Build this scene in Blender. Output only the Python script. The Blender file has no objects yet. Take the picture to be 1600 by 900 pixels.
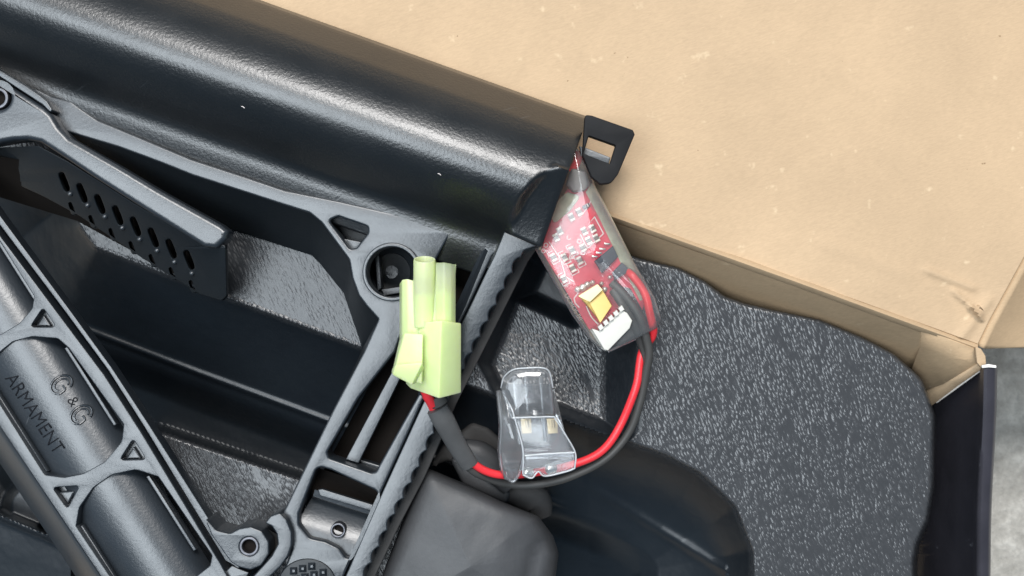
import bpy, bmesh, math, random
import numpy as np
from mathutils import Vector, Matrix
random.seed(7); np.random.seed(7)
scn = bpy.context.scene
COL = scn.collection

# ------------------------------------------------------------------ camera, world, lights, exposure
H = 0.257                      # camera height above the tray's top face (m)
S = 0.00015                    # metres per photo pixel on that face
cd = bpy.data.cameras.new('camera'); cam = bpy.data.objects.new('camera', cd); COL.objects.link(cam)
cam.location = (0, 0, H); cd.sensor_width = 36; cd.lens = 36 * H / (1600 * S)
cd.clip_start = 0.01; cd.clip_end = 20
cd.dof.use_dof = True; cd.dof.focus_distance = H - 0.018; cd.dof.aperture_fstop = 22
scn.camera = cam
scn.view_settings.view_transform = 'Standard'; scn.view_settings.look = 'None'
scn.view_settings.exposure = -0.12; scn.view_settings.gamma = 1
scn.cycles.max_bounces = 10; scn.cycles.transparent_max_bounces = 16
scn.cycles.use_denoising = True

world = bpy.data.worlds.new('World'); scn.world = world; world.use_nodes = True
wb = world.node_tree.nodes['Background']
wb.inputs['Color'].default_value = (0.36, 0.66, 1.0, 1); wb.inputs['Strength'].default_value = 0.16

def area(name, loc, target, sx, sy, power, color):
    l = bpy.data.lights.new(name, 'AREA'); l.shape = 'RECTANGLE'; l.size = sx; l.size_y = sy
    l.energy = power; l.color = color
    o = bpy.data.objects.new(name, l); COL.objects.link(o); o.location = loc
    o.rotation_euler = (Vector(target) - Vector(loc)).to_track_quat('-Z', 'Y').to_euler()
    return o
area('ceiling_light', (0.15, 0.98, 1.55), (0, 0, 0), 0.85, 0.50, 37, (1.0, 0.98, 0.96))
area('overhead_light', (-0.60, -0.12, 1.9), (0, 0, 0), 1.2, 1.15, 39, (0.86, 0.94, 1.0))
area('window_light', (-1.3, 0.5, 1.2), (0, 0, 0), 0.9, 0.9, 9, (0.86, 0.93, 1.0))

# ------------------------------------------------------------------ helpers
def P(px, py, z=0.0):
    """photo pixel + height in mm -> world point"""
    zz = z * 0.001; k = S * (H - zz) / H
    return Vector(((px - 800) * k, (450 - py) * k, zz))

def link(name, me, mat=None, parent=None, smooth=True, angle=35):
    o = bpy.data.objects.new(name, me); COL.objects.link(o)
    if mat is not None:
        me.materials.clear(); me.materials.append(mat)
    if smooth:
        me.shade_smooth(); me.set_sharp_from_angle(angle=math.radians(angle))
    if parent is not None:
        o.parent = parent
        o.matrix_parent_inverse = Matrix.Translation(-parent.location)
    return o

def thing(name, loc, label, cat, group=None):
    o = bpy.data.objects.new(name, None); COL.objects.link(o); o.location = loc
    o.empty_display_size = 0.01
    o['label'] = label; o['category'] = cat
    if group: o['group'] = group
    return o

def rnd(pts, r=6, n=5, closed=True):
    """round the corners of a polygon; a point may be (x, y, radius)"""
    out = []; N = len(pts)
    for i, p in enumerate(pts):
        rr = p[2] if len(p) > 2 else r
        c = Vector(p[:2]); a = Vector(pts[i - 1][:2]); b = Vector(pts[(i + 1) % N][:2])
        if not closed and i in (0, N - 1): out.append(tuple(c)); continue
        da, db = a - c, b - c
        la, lb = da.length, db.length
        if la < 1e-6 or lb < 1e-6: continue
        ang = da.angle(db)
        if rr <= 0 or ang > math.radians(172): out.append(tuple(c)); continue
        t = min(rr / math.tan(ang / 2), la * .47, lb * .47)
        p0 = c + da / la * t; p1 = c + db / lb * t
        for k in range(n + 1):
            s = k / n
            q = p0 * (1 - s) ** 2 + c * 2 * s * (1 - s) + p1 * s * s
            out.append((q.x, q.y))
    return out

def circ(x, y, rx, ry=None, n=32, a0=0):
    ry = ry or rx
    return [(x + rx * math.cos(a0 + 2 * math.pi * k / n), y + ry * math.sin(a0 + 2 * math.pi * k / n)) for k in range(n)]

def plate(name, outline, z, thick, mat, parent=None, holes=(), bevel=3, res=3, angle=35):
    """bevelled slab cut to an outline (in photo pixels) with its top at z (mm, or f(px,py)); thick in mm"""
    cu = bpy.data.curves.new('c', 'CURVE'); cu.dimensions = '2D'; cu.fill_mode = 'BOTH'
    for poly in [outline] + list(holes):
        sp = cu.splines.new('POLY'); sp.points.add(len(poly) - 1); sp.use_cyclic_u = True
        for k, p in enumerate(poly): sp.points[k].co = (p[0], -p[1], 0, 1)
    t = thick / 0.15
    bevel = min(bevel, t / 2 * .98)
    cu.extrude = t / 2 - bevel; cu.bevel_depth = bevel; cu.bevel_resolution = res; cu.offset = -bevel
    tmp = bpy.data.objects.new('t', cu); COL.objects.link(tmp)
    dg = bpy.context.evaluated_depsgraph_get()
    me = bpy.data.meshes.new_from_object(tmp.evaluated_get(dg))
    bpy.data.objects.remove(tmp); bpy.data.curves.remove(cu)
    for v in me.vertices:
        px, py = v.co.x, -v.co.y
        zt = z(px, py) if callable(z) else z
        w = P(px, py, zt); w.z += (v.co.z - t / 2) * 0.00015
        v.co = w
    bm = bmesh.new(); bm.from_mesh(me); bmesh.ops.remove_doubles(bm, verts=bm.verts, dist=1e-7)
    bmesh.ops.recalc_face_normals(bm, faces=bm.faces); bm.to_mesh(me); bm.free()
    return link(name, me, mat, parent, angle=angle)

def loft(name, rows, mat, parent=None, closed=False, caps=False, angle=40, solid=0):
    """rows of (px,py,z) points joined into a skin"""
    bm = bmesh.new(); V = [[bm.verts.new(P(*p)) for p in r] for r in rows]
    n = len(rows[0])
    for a, b in zip(V, V[1:]):
        for k in range(n if closed else n - 1):
            bm.faces.new((a[k], a[(k + 1) % n], b[(k + 1) % n], b[k]))
    if caps: bm.faces.new(V[0]); bm.faces.new(V[-1])
    bmesh.ops.recalc_face_normals(bm, faces=bm.faces)
    me = bpy.data.meshes.new(name); bm.to_mesh(me); bm.free()
    o = link(name, me, mat, parent, angle=angle)
    if solid:
        m = o.modifiers.new('s', 'SOLIDIFY'); m.thickness = solid * .001; m.offset = 0
    return o

def spline(pts, sub=8):
    out = []; q = [Vector(p) for p in pts]
    q = [q[0] * 2 - q[1]] + q + [q[-1] * 2 - q[-2]]
    for i in range(1, len(q) - 2):
        a, b, c, d = q[i - 1:i + 3]
        for k in range(sub):
            t = k / sub
            out.append(.5 * ((2 * b) + (c - a) * t + (2 * a - 5 * b + 4 * c - d) * t * t + (3 * b - a - 3 * c + d) * t ** 3))
    out.append(q[-2]); return out

def wire(name, pts, r, mat, parent=None, n=14, flat=1.0, radii=None, sub=8):
    """round cable through points (px,py,z), radius in mm"""
    path = spline([P(*p) for p in pts], sub)
    if r > .8 and len(path) > 40:      # slight kinks of a real cable
        path = [v + Vector((math.sin(i * .31 + r * 9), math.sin(i * .23 + r * 5), .4 * math.sin(i * .4))) * .00016 for i, v in enumerate(path)]
    bm = bmesh.new(); rings = []
    up = Vector((0, 0, 1))
    for i, c in enumerate(path):
        t = (path[min(i + 1, len(path) - 1)] - path[max(i - 1, 0)]).normalized()
        s = t.cross(up)
        s = s.normalized() if s.length > 1e-4 else Vector((1, 0, 0))
        u = s.cross(t).normalized()
        rr = r if radii is None else np.interp(i / (len(path) - 1), np.linspace(0, 1, len(radii)), radii)
        rings.append([bm.verts.new(c + (s * math.cos(a) + u * math.sin(a) * flat) * rr * .001)
                      for a in [2 * math.pi * k / n for k in range(n)]])
    for a, b in zip(rings, rings[1:]):
        for k in range(n): bm.faces.new((a[k], a[(k + 1) % n], b[(k + 1) % n], b[k]))
    bm.faces.new(rings[0]); bm.faces.new(rings[-1])
    bmesh.ops.recalc_face_normals(bm, faces=bm.faces)
    me = bpy.data.meshes.new(name); bm.to_mesh(me); bm.free()
    return link(name, me, mat, parent, angle=60)

def prism(name, A, B, mat, parent=None, bev=.35, hollow=None, angle=35):
    """solid between polygon A and polygon B, points (px,py,z)"""
    bm = bmesh.new(); a = [bm.verts.new(P(*p)) for p in A]; b = [bm.verts.new(P(*p)) for p in B]; n = len(A)
    for k in range(n): bm.faces.new((a[k], a[(k + 1) % n], b[(k + 1) % n], b[k]))
    fa = bm.faces.new(a); bm.faces.new(b)
    bmesh.ops.recalc_face_normals(bm, faces=bm.faces)
    if hollow:
        r = bmesh.ops.inset_individual(bm, faces=[fa], thickness=hollow[0] * .001)
        d = (sum((v.co for v in b), Vector()) / n - sum((v.co for v in a), Vector()) / n).normalized() * hollow[1] * .001
        for v in fa.verts: v.co += d
    if bev: bmesh.ops.bevel(bm, geom=list(bm.edges), offset=bev * .001, segments=2, affect='EDGES', profile=.5)
    me = bpy.data.meshes.new(name); bm.to_mesh(me); bm.free()
    return link(name, me, mat, parent, angle=angle)

def lerp(a, b, t): return tuple(x + (y - x) * t for x, y in zip(a, b))

# ------------------------------------------------------------------ materials
class NT:
    def __init__(s, name):
        s.m = bpy.data.materials.new(name); s.m.use_nodes = True
        s.t = s.m.node_tree; s.b = s.t.nodes['Principled BSDF']
        s.out = s.t.nodes['Material Output']
    def n(s, typ, **kw):
        x = s.t.nodes.new(typ)
        for k, v in kw.items():
            if k in x.inputs: x.inputs[k].default_value = v
            else: setattr(x, k, v)
        return x
    def l(s, a, b): s.t.links.new(a, b)
    def coord(s, sc=(1, 1, 1), rot=(0, 0, 0)):
        c = s.n('ShaderNodeTexCoord'); m = s.n('ShaderNodeMapping')
        m.inputs['Scale'].default_value = sc; m.inputs['Rotation'].default_value = rot
        m.vector_type = 'TEXTURE'; m.inputs['Scale'].default_value = tuple(1 / k for k in sc)
        s.l(c.outputs['Object'], m.inputs['Vector']); return m.outputs['Vector']
    def ramp(s, fac, stops):
        r = s.n('ShaderNodeValToRGB'); e = r.color_ramp.elements
        while len(e) < len(stops): e.new(.5)
        for i, (p, c) in enumerate(stops): e[i].position = p; e[i].color = (*c, 1) if len(c) == 3 else c
        s.l(fac, r.inputs['Fac']); return r.outputs['Color']
    def noise(s, vec, scale, detail=3, rough=.5, dist=0):
        x = s.n('ShaderNodeTexNoise', Scale=scale, Detail=detail, Roughness=rough, Distortion=dist)
        s.l(vec, x.inputs['Vector']); return x.outputs['Fac']
    def bump(s, h, dist, strength=1, normal=None):
        b = s.n('ShaderNodeBump', Strength=strength, Distance=dist); s.l(h, b.inputs['Height'])
        if normal is not None: s.l(normal, b.inputs['Normal'])
        return b.outputs['Normal']
    def math(s, op, a, b=None):
        x = s.n('ShaderNodeMath', operation=op)
        for i, v in enumerate((a, b)):
            if v is None: continue
            if isinstance(v, (int, float)): x.inputs[i].default_value = v
            else: s.l(v, x.inputs[i])
        return x.outputs[0]

def g(v): return (v, v, v)
def simple(name, col, rough=.5, metal=0, grain=None, spec=.5, var=.15, vscale=60, scratch=False):
    t = NT(name); t.b.inputs['Roughness'].default_value = rough; t.b.inputs['Metallic'].default_value = metal
    t.b.inputs['Specular IOR Level'].default_value = spec
    v = t.coord()
    n1 = t.noise(v, vscale, 5, .6)
    t.l(t.ramp(n1, [(.3, tuple(c * (1 - var) for c in col)), (.7, tuple(min(1, c * (1 + var)) for c in col))]), t.b.inputs['Base Color'])
    n2 = t.noise(v, vscale * 2.3, 4, .6)
    mr = t.n('ShaderNodeMapRange'); mr.inputs[3].default_value = rough - .07; mr.inputs[4].default_value = rough + .1
    t.l(n2, mr.inputs[0]); t.l(mr.outputs[0], t.b.inputs['Roughness'])
    if grain:
        t.l(t.bump(t.noise(v, grain[0], 3, .6), grain[1]), t.b.inputs['Normal'])
    return t

MT = {}
def blackplastic(name, col, rough, gs, gd, spec=.5):
    """moulded plastic with fine grain, faint rubbed scratches and dust"""
    t = simple(name, col, rough, 0, (gs, gd), spec, .12, 45)
    v = t.coord((1, 14, 1), (0, 0, .4)); w = t.coord((12, 1, 1), (0, 0, -.5))
    s1 = t.noise(v, 90, 4, .7); s2 = t.noise(w, 70, 4, .7)
    sc = t.math('MAXIMUM', t.ramp(s1, [(.66, g(0)), (.74, g(1))]), t.ramp(s2, [(.68, g(0)), (.76, g(1))]))
    patch = t.ramp(t.noise(t.coord(), 40, 3), [(.5, g(0)), (.62, g(1))])
    fac = t.math('MULTIPLY', t.math('MULTIPLY', sc, patch), .13)
    mix = t.n('ShaderNodeMix', data_type='RGBA'); t.l(fac, mix.inputs[0])
    old = t.b.inputs['Base Color'].links[0].from_socket; t.l(old, mix.inputs[6]); mix.inputs[7].default_value = (.3, .32, .34, 1)
    t.l(mix.outputs[2], t.b.inputs['Base Color']); return t.m
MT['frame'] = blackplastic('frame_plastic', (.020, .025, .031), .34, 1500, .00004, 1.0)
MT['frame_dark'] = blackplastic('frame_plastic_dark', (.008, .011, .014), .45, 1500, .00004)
MT['tube'] = blackplastic('cheek_tube_plastic', (.008, .009, .010), .32, 1500, .000075, 1.0)
MT['tab'] = simple('tab_plastic', (.008, .008, .009), .6, spec=.2, grain=(1400, .00003)).m
MT['rubber'] = simple('grey_rubber', (.052, .053, .056), .5, grain=(900, .00005), var=.22, vscale=55).m
MT['rubber_dark'] = simple('dark_rubber', (.045, .043, .042), .7, grain=(900, .00005), var=.3, vscale=70).m
MT['engrave_shade'] = simple('engraving_shade', (.010, .011, .014), .75, spec=.15).m  # darker than the stock: shading of engraved letters painted into the colour
MT['screw'] = simple('screw_steel', (.10, .10, .11), .35, .8).m
MT['hole_shade'] = simple('painted_hole_shade', (.010, .008, .007), .85, spec=.1).m  # near-black tone paints in the shade of deep hollows
MT['red'] = simple('red_insulation', (.78, .035, .045), .34, var=.06).m
MT['black_wire'] = simple('black_insulation', (.055, .053, .050), .5, var=.1).m
MT['shrink'] = simple('heat_shrink', (.075, .075, .075), .5, grain=(500, .00008), var=.2, vscale=120).m
MT['steel'] = simple('tinned_metal', (.75, .74, .68), .25, 1).m
MT['gold'] = simple('contact_brass', (.62, .47, .26), .4, .7).m
MT['pcb'] = simple('pcb_red', (.64, .05, .085), .42, var=.12, vscale=300).m
MT['pcb_band'] = simple('pcb_red_copper', (.80, .015, .05), .35, var=.04).m
MT['pcb_edge'] = simple('fibreglass_edge', (.42, .42, .30), .5, var=.15, vscale=600).m
MT['silk'] = simple('silk_white', (.86, .78, .76), .6, var=.06).m
MT['solder'] = simple('solder', (.82, .80, .76), .3, .7, var=.1, vscale=500, grain=(1500, .0001)).m
MT['pad'] = simple('tinned_pad', (.86, .80, .72), .5, .0, var=.15, vscale=600).m
MT['grey'] = simple('grey_component', (.20, .19, .19), .5, var=.2).m
MT['chip'] = simple('chip_epoxy', (.045, .055, .072), .5, var=.1).m
MT['res'] = simple('resistor_body', (.20, .17, .15), .5, var=.3, vscale=500).m
MT['cap_cream'] = simple('capacitor_cream', (.86, .74, .42), .5, var=.06).m
MT['cap_gold'] = simple('capacitor_gold', (.72, .50, .16), .42, var=.08).m
MT['white'] = simple('socket_white', (.58, .56, .51), .5, var=.04).m

t = simple('connector_nylon', (.63, .74, .35), .38, var=.05, vscale=90)
t.b.inputs['Subsurface Weight'].default_value = .6; t.b.inputs['Subsurface Radius'].default_value = (.004, .005, .002)
t.b.inputs['Subsurface Scale'].default_value = .6
MT['nylon'] = t.m

def clear(name, tint, milky, rough, grain=None):
    t = NT(name); t.t.nodes.remove(t.b)
    tr = t.n('ShaderNodeBsdfTransparent', Color=(*tint, 1))
    gl = t.n('ShaderNodeBsdfGlossy', Roughness=rough); gl.inputs['Color'].default_value = (1, 1, 1, 1)
    df = t.n('ShaderNodeBsdfDiffuse', Color=(.88, .9, .92, 1))
    tl = t.n('ShaderNodeBsdfTranslucent', Color=(.88, .9, .92, 1))
    fr = t.n('ShaderNodeFresnel', IOR=1.5); lw = t.n('ShaderNodeLayerWeight', Blend=.35)
    v = t.coord()
    if grain:
        nn = t.bump(t.noise(v, grain[0], 3, .6, .5), grain[1])
        for x in (gl, fr, lw): t.l(nn, x.inputs['Normal'])
    d2 = t.n('ShaderNodeMixShader', Fac=.5); t.l(df.outputs[0], d2.inputs[1]); t.l(tl.outputs[0], d2.inputs[2])
    m1 = t.n('ShaderNodeMixShader')
    var = t.noise(v, 150, 2, .5)
    f = t.math('ADD', t.math('MULTIPLY', var, milky * 1.4), t.math('MULTIPLY', lw.outputs['Facing'], .35))
    f = t.math('MINIMUM', f, .9)
    t.l(f, m1.inputs[0]); t.l(tr.outputs[0], m1.inputs[1]); t.l(d2.outputs[0], m1.inputs[2])
    m2 = t.n('ShaderNodeMixShader'); t.l(t.math('MINIMUM', t.math('MULTIPLY', fr.outputs[0], 1.3), .9), m2.inputs[0])
    t.l(m1.outputs[0], m2.inputs[1]); t.l(gl.outputs[0], m2.inputs[2]); t.l(m2.outputs[0], t.out.inputs['Surface'])
    return t.m
MT['sleeve'] = clear('clear_heat_shrink', (.97, .97, .94), .15, .14, (120, .00016))
MT['clear'] = clear('clear_plastic', (.96, .97, .98), .17, .12, (90, .0001))
MT['clear_edge'] = clear('clear_plastic_edge', (.96, .97, .98), 1.1, .12)

# tray: pressed plastic with an oriented pebble grain
t = NT('tray_plastic'); t.b.inputs['Specular IOR Level'].default_value = .55; t.b.inputs['Base Color'].default_value = (.03, .032, .036, 1)
v = t.coord((1, .34, 1), (0, 0, math.radians(27)))
c = t.noise(t.coord(), 300, 2)
dv = t.n('ShaderNodeVectorMath', operation='ADD'); nz = t.n('ShaderNodeTexNoise', Scale=420, Detail=2)
t.l(v, nz.inputs['Vector']); sc = t.n('ShaderNodeVectorMath', operation='SCALE'); sc.inputs[3].default_value = .0011
t.l(nz.outputs['Color'], sc.inputs[0]); t.l(v, dv.inputs[0]); t.l(sc.outputs[0], dv.inputs[1])
vo = t.n('ShaderNodeTexVoronoi', feature='SMOOTH_F1', Scale=1950, Smoothness=.3); t.l(dv.outputs[0], vo.inputs['Vector'])
pe = t.ramp(vo.outputs['Distance'], [(.0, g(1)), (.75, g(0))])
big = t.noise(t.coord(), 90, 3)
hgt = t.math('MULTIPLY', pe, t.ramp(t.noise(v, 420, 2), [(.32, g(.12)), (.48, g(1))]))
at = t.n('ShaderNodeAttribute', attribute_name='grain')
hgt = t.math('MULTIPLY', hgt, at.outputs['Fac'])
n1 = t.bump(big, .0012, .35)
t.l(t.bump(hgt, .00016, 1, n1), t.b.inputs['Normal'])
rg = t.n('ShaderNodeMapRange'); rg.inputs[3].default_value = .38; rg.inputs[4].default_value = .21
t.l(at.outputs['Fac'], rg.inputs[0]); t.l(rg.outputs[0], t.b.inputs['Roughness'])
mx = t.n('ShaderNodeMix', data_type='RGBA'); t.l(t.ramp(hgt, [(.0, g(0)), (.5, g(1))]), mx.inputs[0])
t.l(t.ramp(t.noise(t.coord(), 35, 5, .6), [(.3, (.007, .010, .014)), (.7, (.010, .014, .018))]), mx.inputs[6]); mx.inputs[7].default_value = (.055, .058, .063, 1)
dm = t.n('ShaderNodeMix', data_type='RGBA'); t.l(t.math('MULTIPLY', at.outputs['Fac'], .78), dm.inputs[0]); t.l(mx.outputs[2], dm.inputs[6]); dm.inputs[7].default_value = (.056, .057, .060, 1)  # low-grain cavities stay near-black: their shade is painted into the colour
t.l(dm.outputs[2], t.b.inputs['Base Color'])
MT['tray'] = t.m

def kraft(name, col):
    t = NT(name); t.b.inputs['Roughness'].default_value = .78; t.b.inputs['Specular IOR Level'].default_value = .3
    v = t.coord(); a = t.noise(v, 28, 6, .62); f = t.noise(t.coord((1, 5, 1), (0, 0, .3)), 700, 4, .7)
    c1 = t.ramp(a, [(.25, tuple(x * .88 for x in col)), (.75, tuple(min(1, x * 1.1) for x in col))])
    c2 = t.ramp(f, [(.3, g(.90)), (.7, g(1.05))])
    mx = t.n('ShaderNodeMix', data_type='RGBA', blend_type='MULTIPLY'); mx.inputs[0].default_value = 1
    t.l(c1, mx.inputs[6]); t.l(c2, mx.inputs[7])
    sp = t.ramp(t.noise(v, 620, 2, .5), [(.765, g(0)), (.80, g(1))])     # dark fibre specks
    m2 = t.n('ShaderNodeMix', data_type='RGBA'); t.l(sp, m2.inputs[0]); t.l(mx.outputs[2], m2.inputs[6]); m2.inputs[7].default_value = (.26, .17, .09, 1)
    lp = t.ramp(t.noise(v, 240, 3, .6), [(.66, g(0)), (.78, g(.5))])      # pale fibres
    m3 = t.n('ShaderNodeMix', data_type='RGBA'); t.l(lp, m3.inputs[0]); t.l(m2.outputs[2], m3.inputs[6]); m3.inputs[7].default_value = (.74, .58, .38, 1)
    t.l(m3.outputs[2], t.b.inputs['Base Color'])
    t.l(t.bump(t.noise(v, 130, 5, .6), .0004, .6), t.b.inputs['Normal'])
    return t.m
MT['kraft'] = kraft('kraft_card', (.50, .355, .222))
MT['kraft_side'] = kraft('kraft_card_side', (.47, .33, .20))
t = simple('printed_black_card', (.036, .034, .042), .34, spec=.5, var=.25, vscale=60)
v = t.coord((9, 1, 1), (0, 0, .2)); s1 = t.ramp(t.noise(v, 160, 4, .7), [(.70, g(0)), (.74, g(.35))])
mx = t.n('ShaderNodeMix', data_type='RGBA'); t.l(s1, mx.inputs[0]); t.l(t.b.inputs['Base Color'].links[0].from_socket, mx.inputs[6]); mx.inputs[7].default_value = (.25, .25, .28, 1)
t.l(mx.outputs[2], t.b.inputs['Base Color']); MT['blackcard'] = t.m
MT['paper'] = simple('torn_paper', (.75, .72, .68), .8, grain=(900, .0002)).m
t = NT('concrete'); v = t.coord(); t.b.inputs['Roughness'].default_value = .8
t.l(t.ramp(t.noise(v, 130, 8, .8), [(.3, (.25, .235, .205)), (.5, (.40, .375, .335)), (.7, (.64, .61, .55))]), t.b.inputs['Base Color'])
t.l(t.bump(t.noise(v, 260, 5, .7), .001), t.b.inputs['Normal']); MT['concrete'] = t.m

# ------------------------------------------------------------------ ground
me = bpy.data.meshes.new('floor'); q = 1.6
me.from_pydata([(-q, -q, -.060), (q, -q, -.060), (q, q, -.060), (-q, q, -.060)], [], [(0, 1, 2, 3)])
o = link('floor', me, MT['concrete'], smooth=False); o['kind'] = 'structure'

# ------------------------------------------------------------------ cardboard box
box = thing('cardboard_box', (0, 0, -.060), 'open cardboard box, kraft brown inside and glossy black outside, holding the plastic tray', 'box')
# rear wall : folded crease on top, inner kraft face going down
cre = [(-260, -93), (300, 105), (930, 330), (1240, 440), (1528, 545)]
def crease_pts(n=60):
    out = []
    for k in range(n + 1):
        s = k / n * (len(cre) - 1); i = min(int(s), len(cre) - 2); out.append(lerp(cre[i], cre[i + 1], s - i))
    return out
cp = crease_pts()
rows = []
for (off, z) in ((-12, 6.0), (-6, 8.2), (-1, 8.6), (4, 7.8), (7, 6)):
    rows.append([(x - off * .33 * -1 * 0, y + off, z + .5 * math.sin(x * .011) + .25 * math.sin(x * .05)) for x, y in cp])
base = [P(x, y + 7, 6) for x, y in cp]
rw = loft('rear_wall', rows, MT['kraft_side'], box)
bm = bmesh.new(); bm.from_mesh(rw.data)
# vertical inner face
prev = None
top = [bm.verts.new(b) for b in base]
for dz in (-6, -16, -36, -60):
    lowv = [bm.verts.new((b.x - .0010 * (dz / -6) ** .8, b.y - .0029 * (dz / -6) ** .8, b.z + dz * .001)) for b in base]
    src = prev or top
    for k in range(len(base) - 1): bm.faces.new((src[k], src[k + 1], lowv[k + 1], lowv[k]))
    prev = lowv
bmesh.ops.remove_doubles(bm, verts=bm.verts, dist=1e-5)
bmesh.ops.recalc_face_normals(bm, faces=bm.faces); bm.to_mesh(rw.data); bm.free(); rw.data.shade_smooth()
# lid panel: grid between the crease and a line far above the frame, right side ends at the lid's fold
def lid_z(px, py):
    z = 8.0
    d = (px - 1500) * .0 + 0
    # pressed wrinkles near the corner
    for (x0, y0, x1, y1, a, w) in ((1448, 422, 1520, 450, .8, 5), (1490, 455, 1532, 492, 1.1, 3.5), (1518, 478, 1534, 500, 1.2, 3),
                                   (1440, 520, 1500, 548, .6, 4), (1500, 530, 1545, 470, .7, 8), (1290, 380, 1420, 430, .25, 12)):
        dx, dy = x1 - x0, y1 - y0; L2 = dx * dx + dy * dy
        s = ((px - x0) * dx + (py - y0) * dy) / L2; sc = min(1, max(0, s))
        dd = math.hypot(px - x0 - dx * sc, py - y0 - dy * sc)
        z += a * math.exp(-(dd / w) ** 2)
    return z + .9 * math.sin(px * .0041 + 1) * math.sin(py * .006) + .25 * math.sin(px * .017 + py * .009)
NL, NM = 170, 110
fold = [(1528, 541), (1545, 505), (1600, 404), (1700, 215), (1900, -160)]
farl = (-420, -760)
bm = bmesh.new(); G = []
for j in range(NM + 1):
    t_ = (j / NM) ** 1.5
    s = t_ * (len(fold) - 1) ; s = t_ * 4; i = min(int(s), 3); rp = lerp(fold[i], fold[i + 1], s - i)
    row = []
    for k in range(NL + 1):
        u = 1 - (1 - k / NL) ** 1.35
        # left end moves from the crease start to the far corner
        ss = u * (len(cre) - 1); ii = min(int(ss), len(cre) - 2); c0 = lerp(cre[ii], cre[ii + 1], ss - ii)
        c0 = (c0[0], c0[1] - 4)
        tl = lerp(farl, fold[-1], u)
        q0 = lerp(c0, tl, t_); d = (rp[0] - lerp(cre[-1], fold[-1], t_)[0], rp[1] - lerp(cre[-1], fold[-1], t_)[1])
        px, py = q0[0] + d[0] * u, q0[1] + d[1] * u
        zz = lid_z(px, py)
        row.append(bm.verts.new(P(px, py, zz)))
    G.append(row)
for j in range(NM):
    for k in range(NL): bm.faces.new((G[j][k], G[j][k + 1], G[j + 1][k + 1], G[j + 1][k]))
bmesh.ops.recalc_face_normals(bm, faces=bm.faces)
me = bpy.data.meshes.new('lid_panel'); bm.to_mesh(me); bm.free()
lid = link('lid_panel', me, MT['kraft'], box, angle=80)
m = lid.modifiers.new('s', 'SOLIDIFY'); m.thickness = .0022; m.offset = -1 if me.polygons[0].normal.z > 0 else 1
# lid side flap, folded slightly down beyond the fold
rows = []
for k in range(25):
    s = k / 24 * 4; i = min(int(s), 3); a = lerp(fold[i], fold[i + 1], s - i)
    zl = lid_z(a[0], a[1])
    rows.append([(a[0] + 1, a[1], zl - .6), (a[0] + 5, a[1] + 1, zl - 1.6), (a[0] + 60 + k * 2, lerp((540,), (a[1],), min(1, k / 6))[0] if k < 6 else a[1], -1), (a[0] + 420, (552 if k == 0 else a[1] + 14), -6)])
loft('lid_side_flap', rows, MT['kraft_side'], box, angle=50, solid=2)
# corner tuck of kraft at the right end of the rear wall
loft('corner_flap', [[(1440, 513, 7.4), (1490, 532, 7.9), (1528, 547, 8.2)], [(1438, 540, 1), (1488, 560, 2.5), (1526, 560, 6)], [(1408, 622, -14), (1474, 599, -4), (1530, 566, 7)]], MT['kraft_side'], box, solid=.5, angle=20)
loft('corner_flap', [[(1531, 565, 7.4), (1534, 570, 7.4), (1536, 574, 7.2)], [(1482, 594, -2.6), (1492, 596, -2.4), (1500, 599, -2.4)], [(1440, 614, -12.4), (1452, 620, -12.1), (1463, 627, -12)], [(1380, 640, -24), (1400, 655, -24), (1412, 668, -24)]], MT['kraft'], box, solid=.7, angle=20)
plate('corner_edge', [(1463, 628), (1500, 600.5), (1536, 575.5), (1537, 577), (1501, 603), (1464, 630)], lambda x, y: 7.4 - (1537 - x) * .262 if x > 1500 else -2.2 - (1500 - x) * .259, .5, MT['paper'], box, bevel=.4)
plate('corner_tape', rnd([(1524, 541), (1533, 545), (1540, 556), (1541, 568), (1536, 577), (1527, 567)], 3), lambda x, y: 9.3 - (y - 541) * .03, .8, MT['kraft'], box, bevel=1)
# right wall : black printed board folded over, highlight runs along its rounded shoulder
rows = []
prof = [(-170, -48), (-60, -30), (-14, -12), (-5, 3), (0, 7.5), (4, 9.2), (9, 9.7), (20, 9.5), (24, 8.6), (25.5, 6), (26, -20), (20, -58)]
NW = 40
for k in range(NW + 1):
    s = k / NW; y = 573 + s * 420; xi = 1533 - 12.5 * s + 1.2 * math.sin(s * 9)
    rows.append([(xi + (d * (1 - .09 * s) if d > 0 else d), y, z + .3 * math.sin(s * 14)) if d > -15 else
                 (xi - 14, y, z) for d, z in prof])
# keep the inner face vertical in the world: drop it straight from the shoulder
bm = bmesh.new(); V = []
for r in rows:
    vs = []
    sh = P(*r[3])
    for (x, y, z), (d, zz) in zip(r, prof):
        if d <= -14: vs.append(bm.verts.new((sh.x - .0006 + (zz + 12) * .00002, sh.y, zz * .001)))
        elif d >= 26 or zz < -50:
            e = P(r[9][0], r[9][1], r[9][2]); vs.append(bm.verts.new((e.x + .0002, e.y, zz * .001)))
        else: vs.append(bm.verts.new(P(x, y, z)))
    V.append(vs)
for a, b in zip(V, V[1:]):
    for k in range(len(prof) - 1): bm.faces.new((a[k], a[k + 1], b[k + 1], b[k]))
bm.faces.new(V[0])
bmesh.ops.recalc_face_normals(bm, faces=bm.faces)
me = bpy.data.meshes.new('side_wall'); bm.to_mesh(me); bm.free(); link('side_wall', me, MT['blackcard'], box, angle=50)
plate('torn_edge', rnd([(1534, 571), (1545, 569), (1557, 571), (1557, 575), (1545, 574), (1535, 575)], 1), 10.1, .5, MT['paper'], box, bevel=.5)
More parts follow.
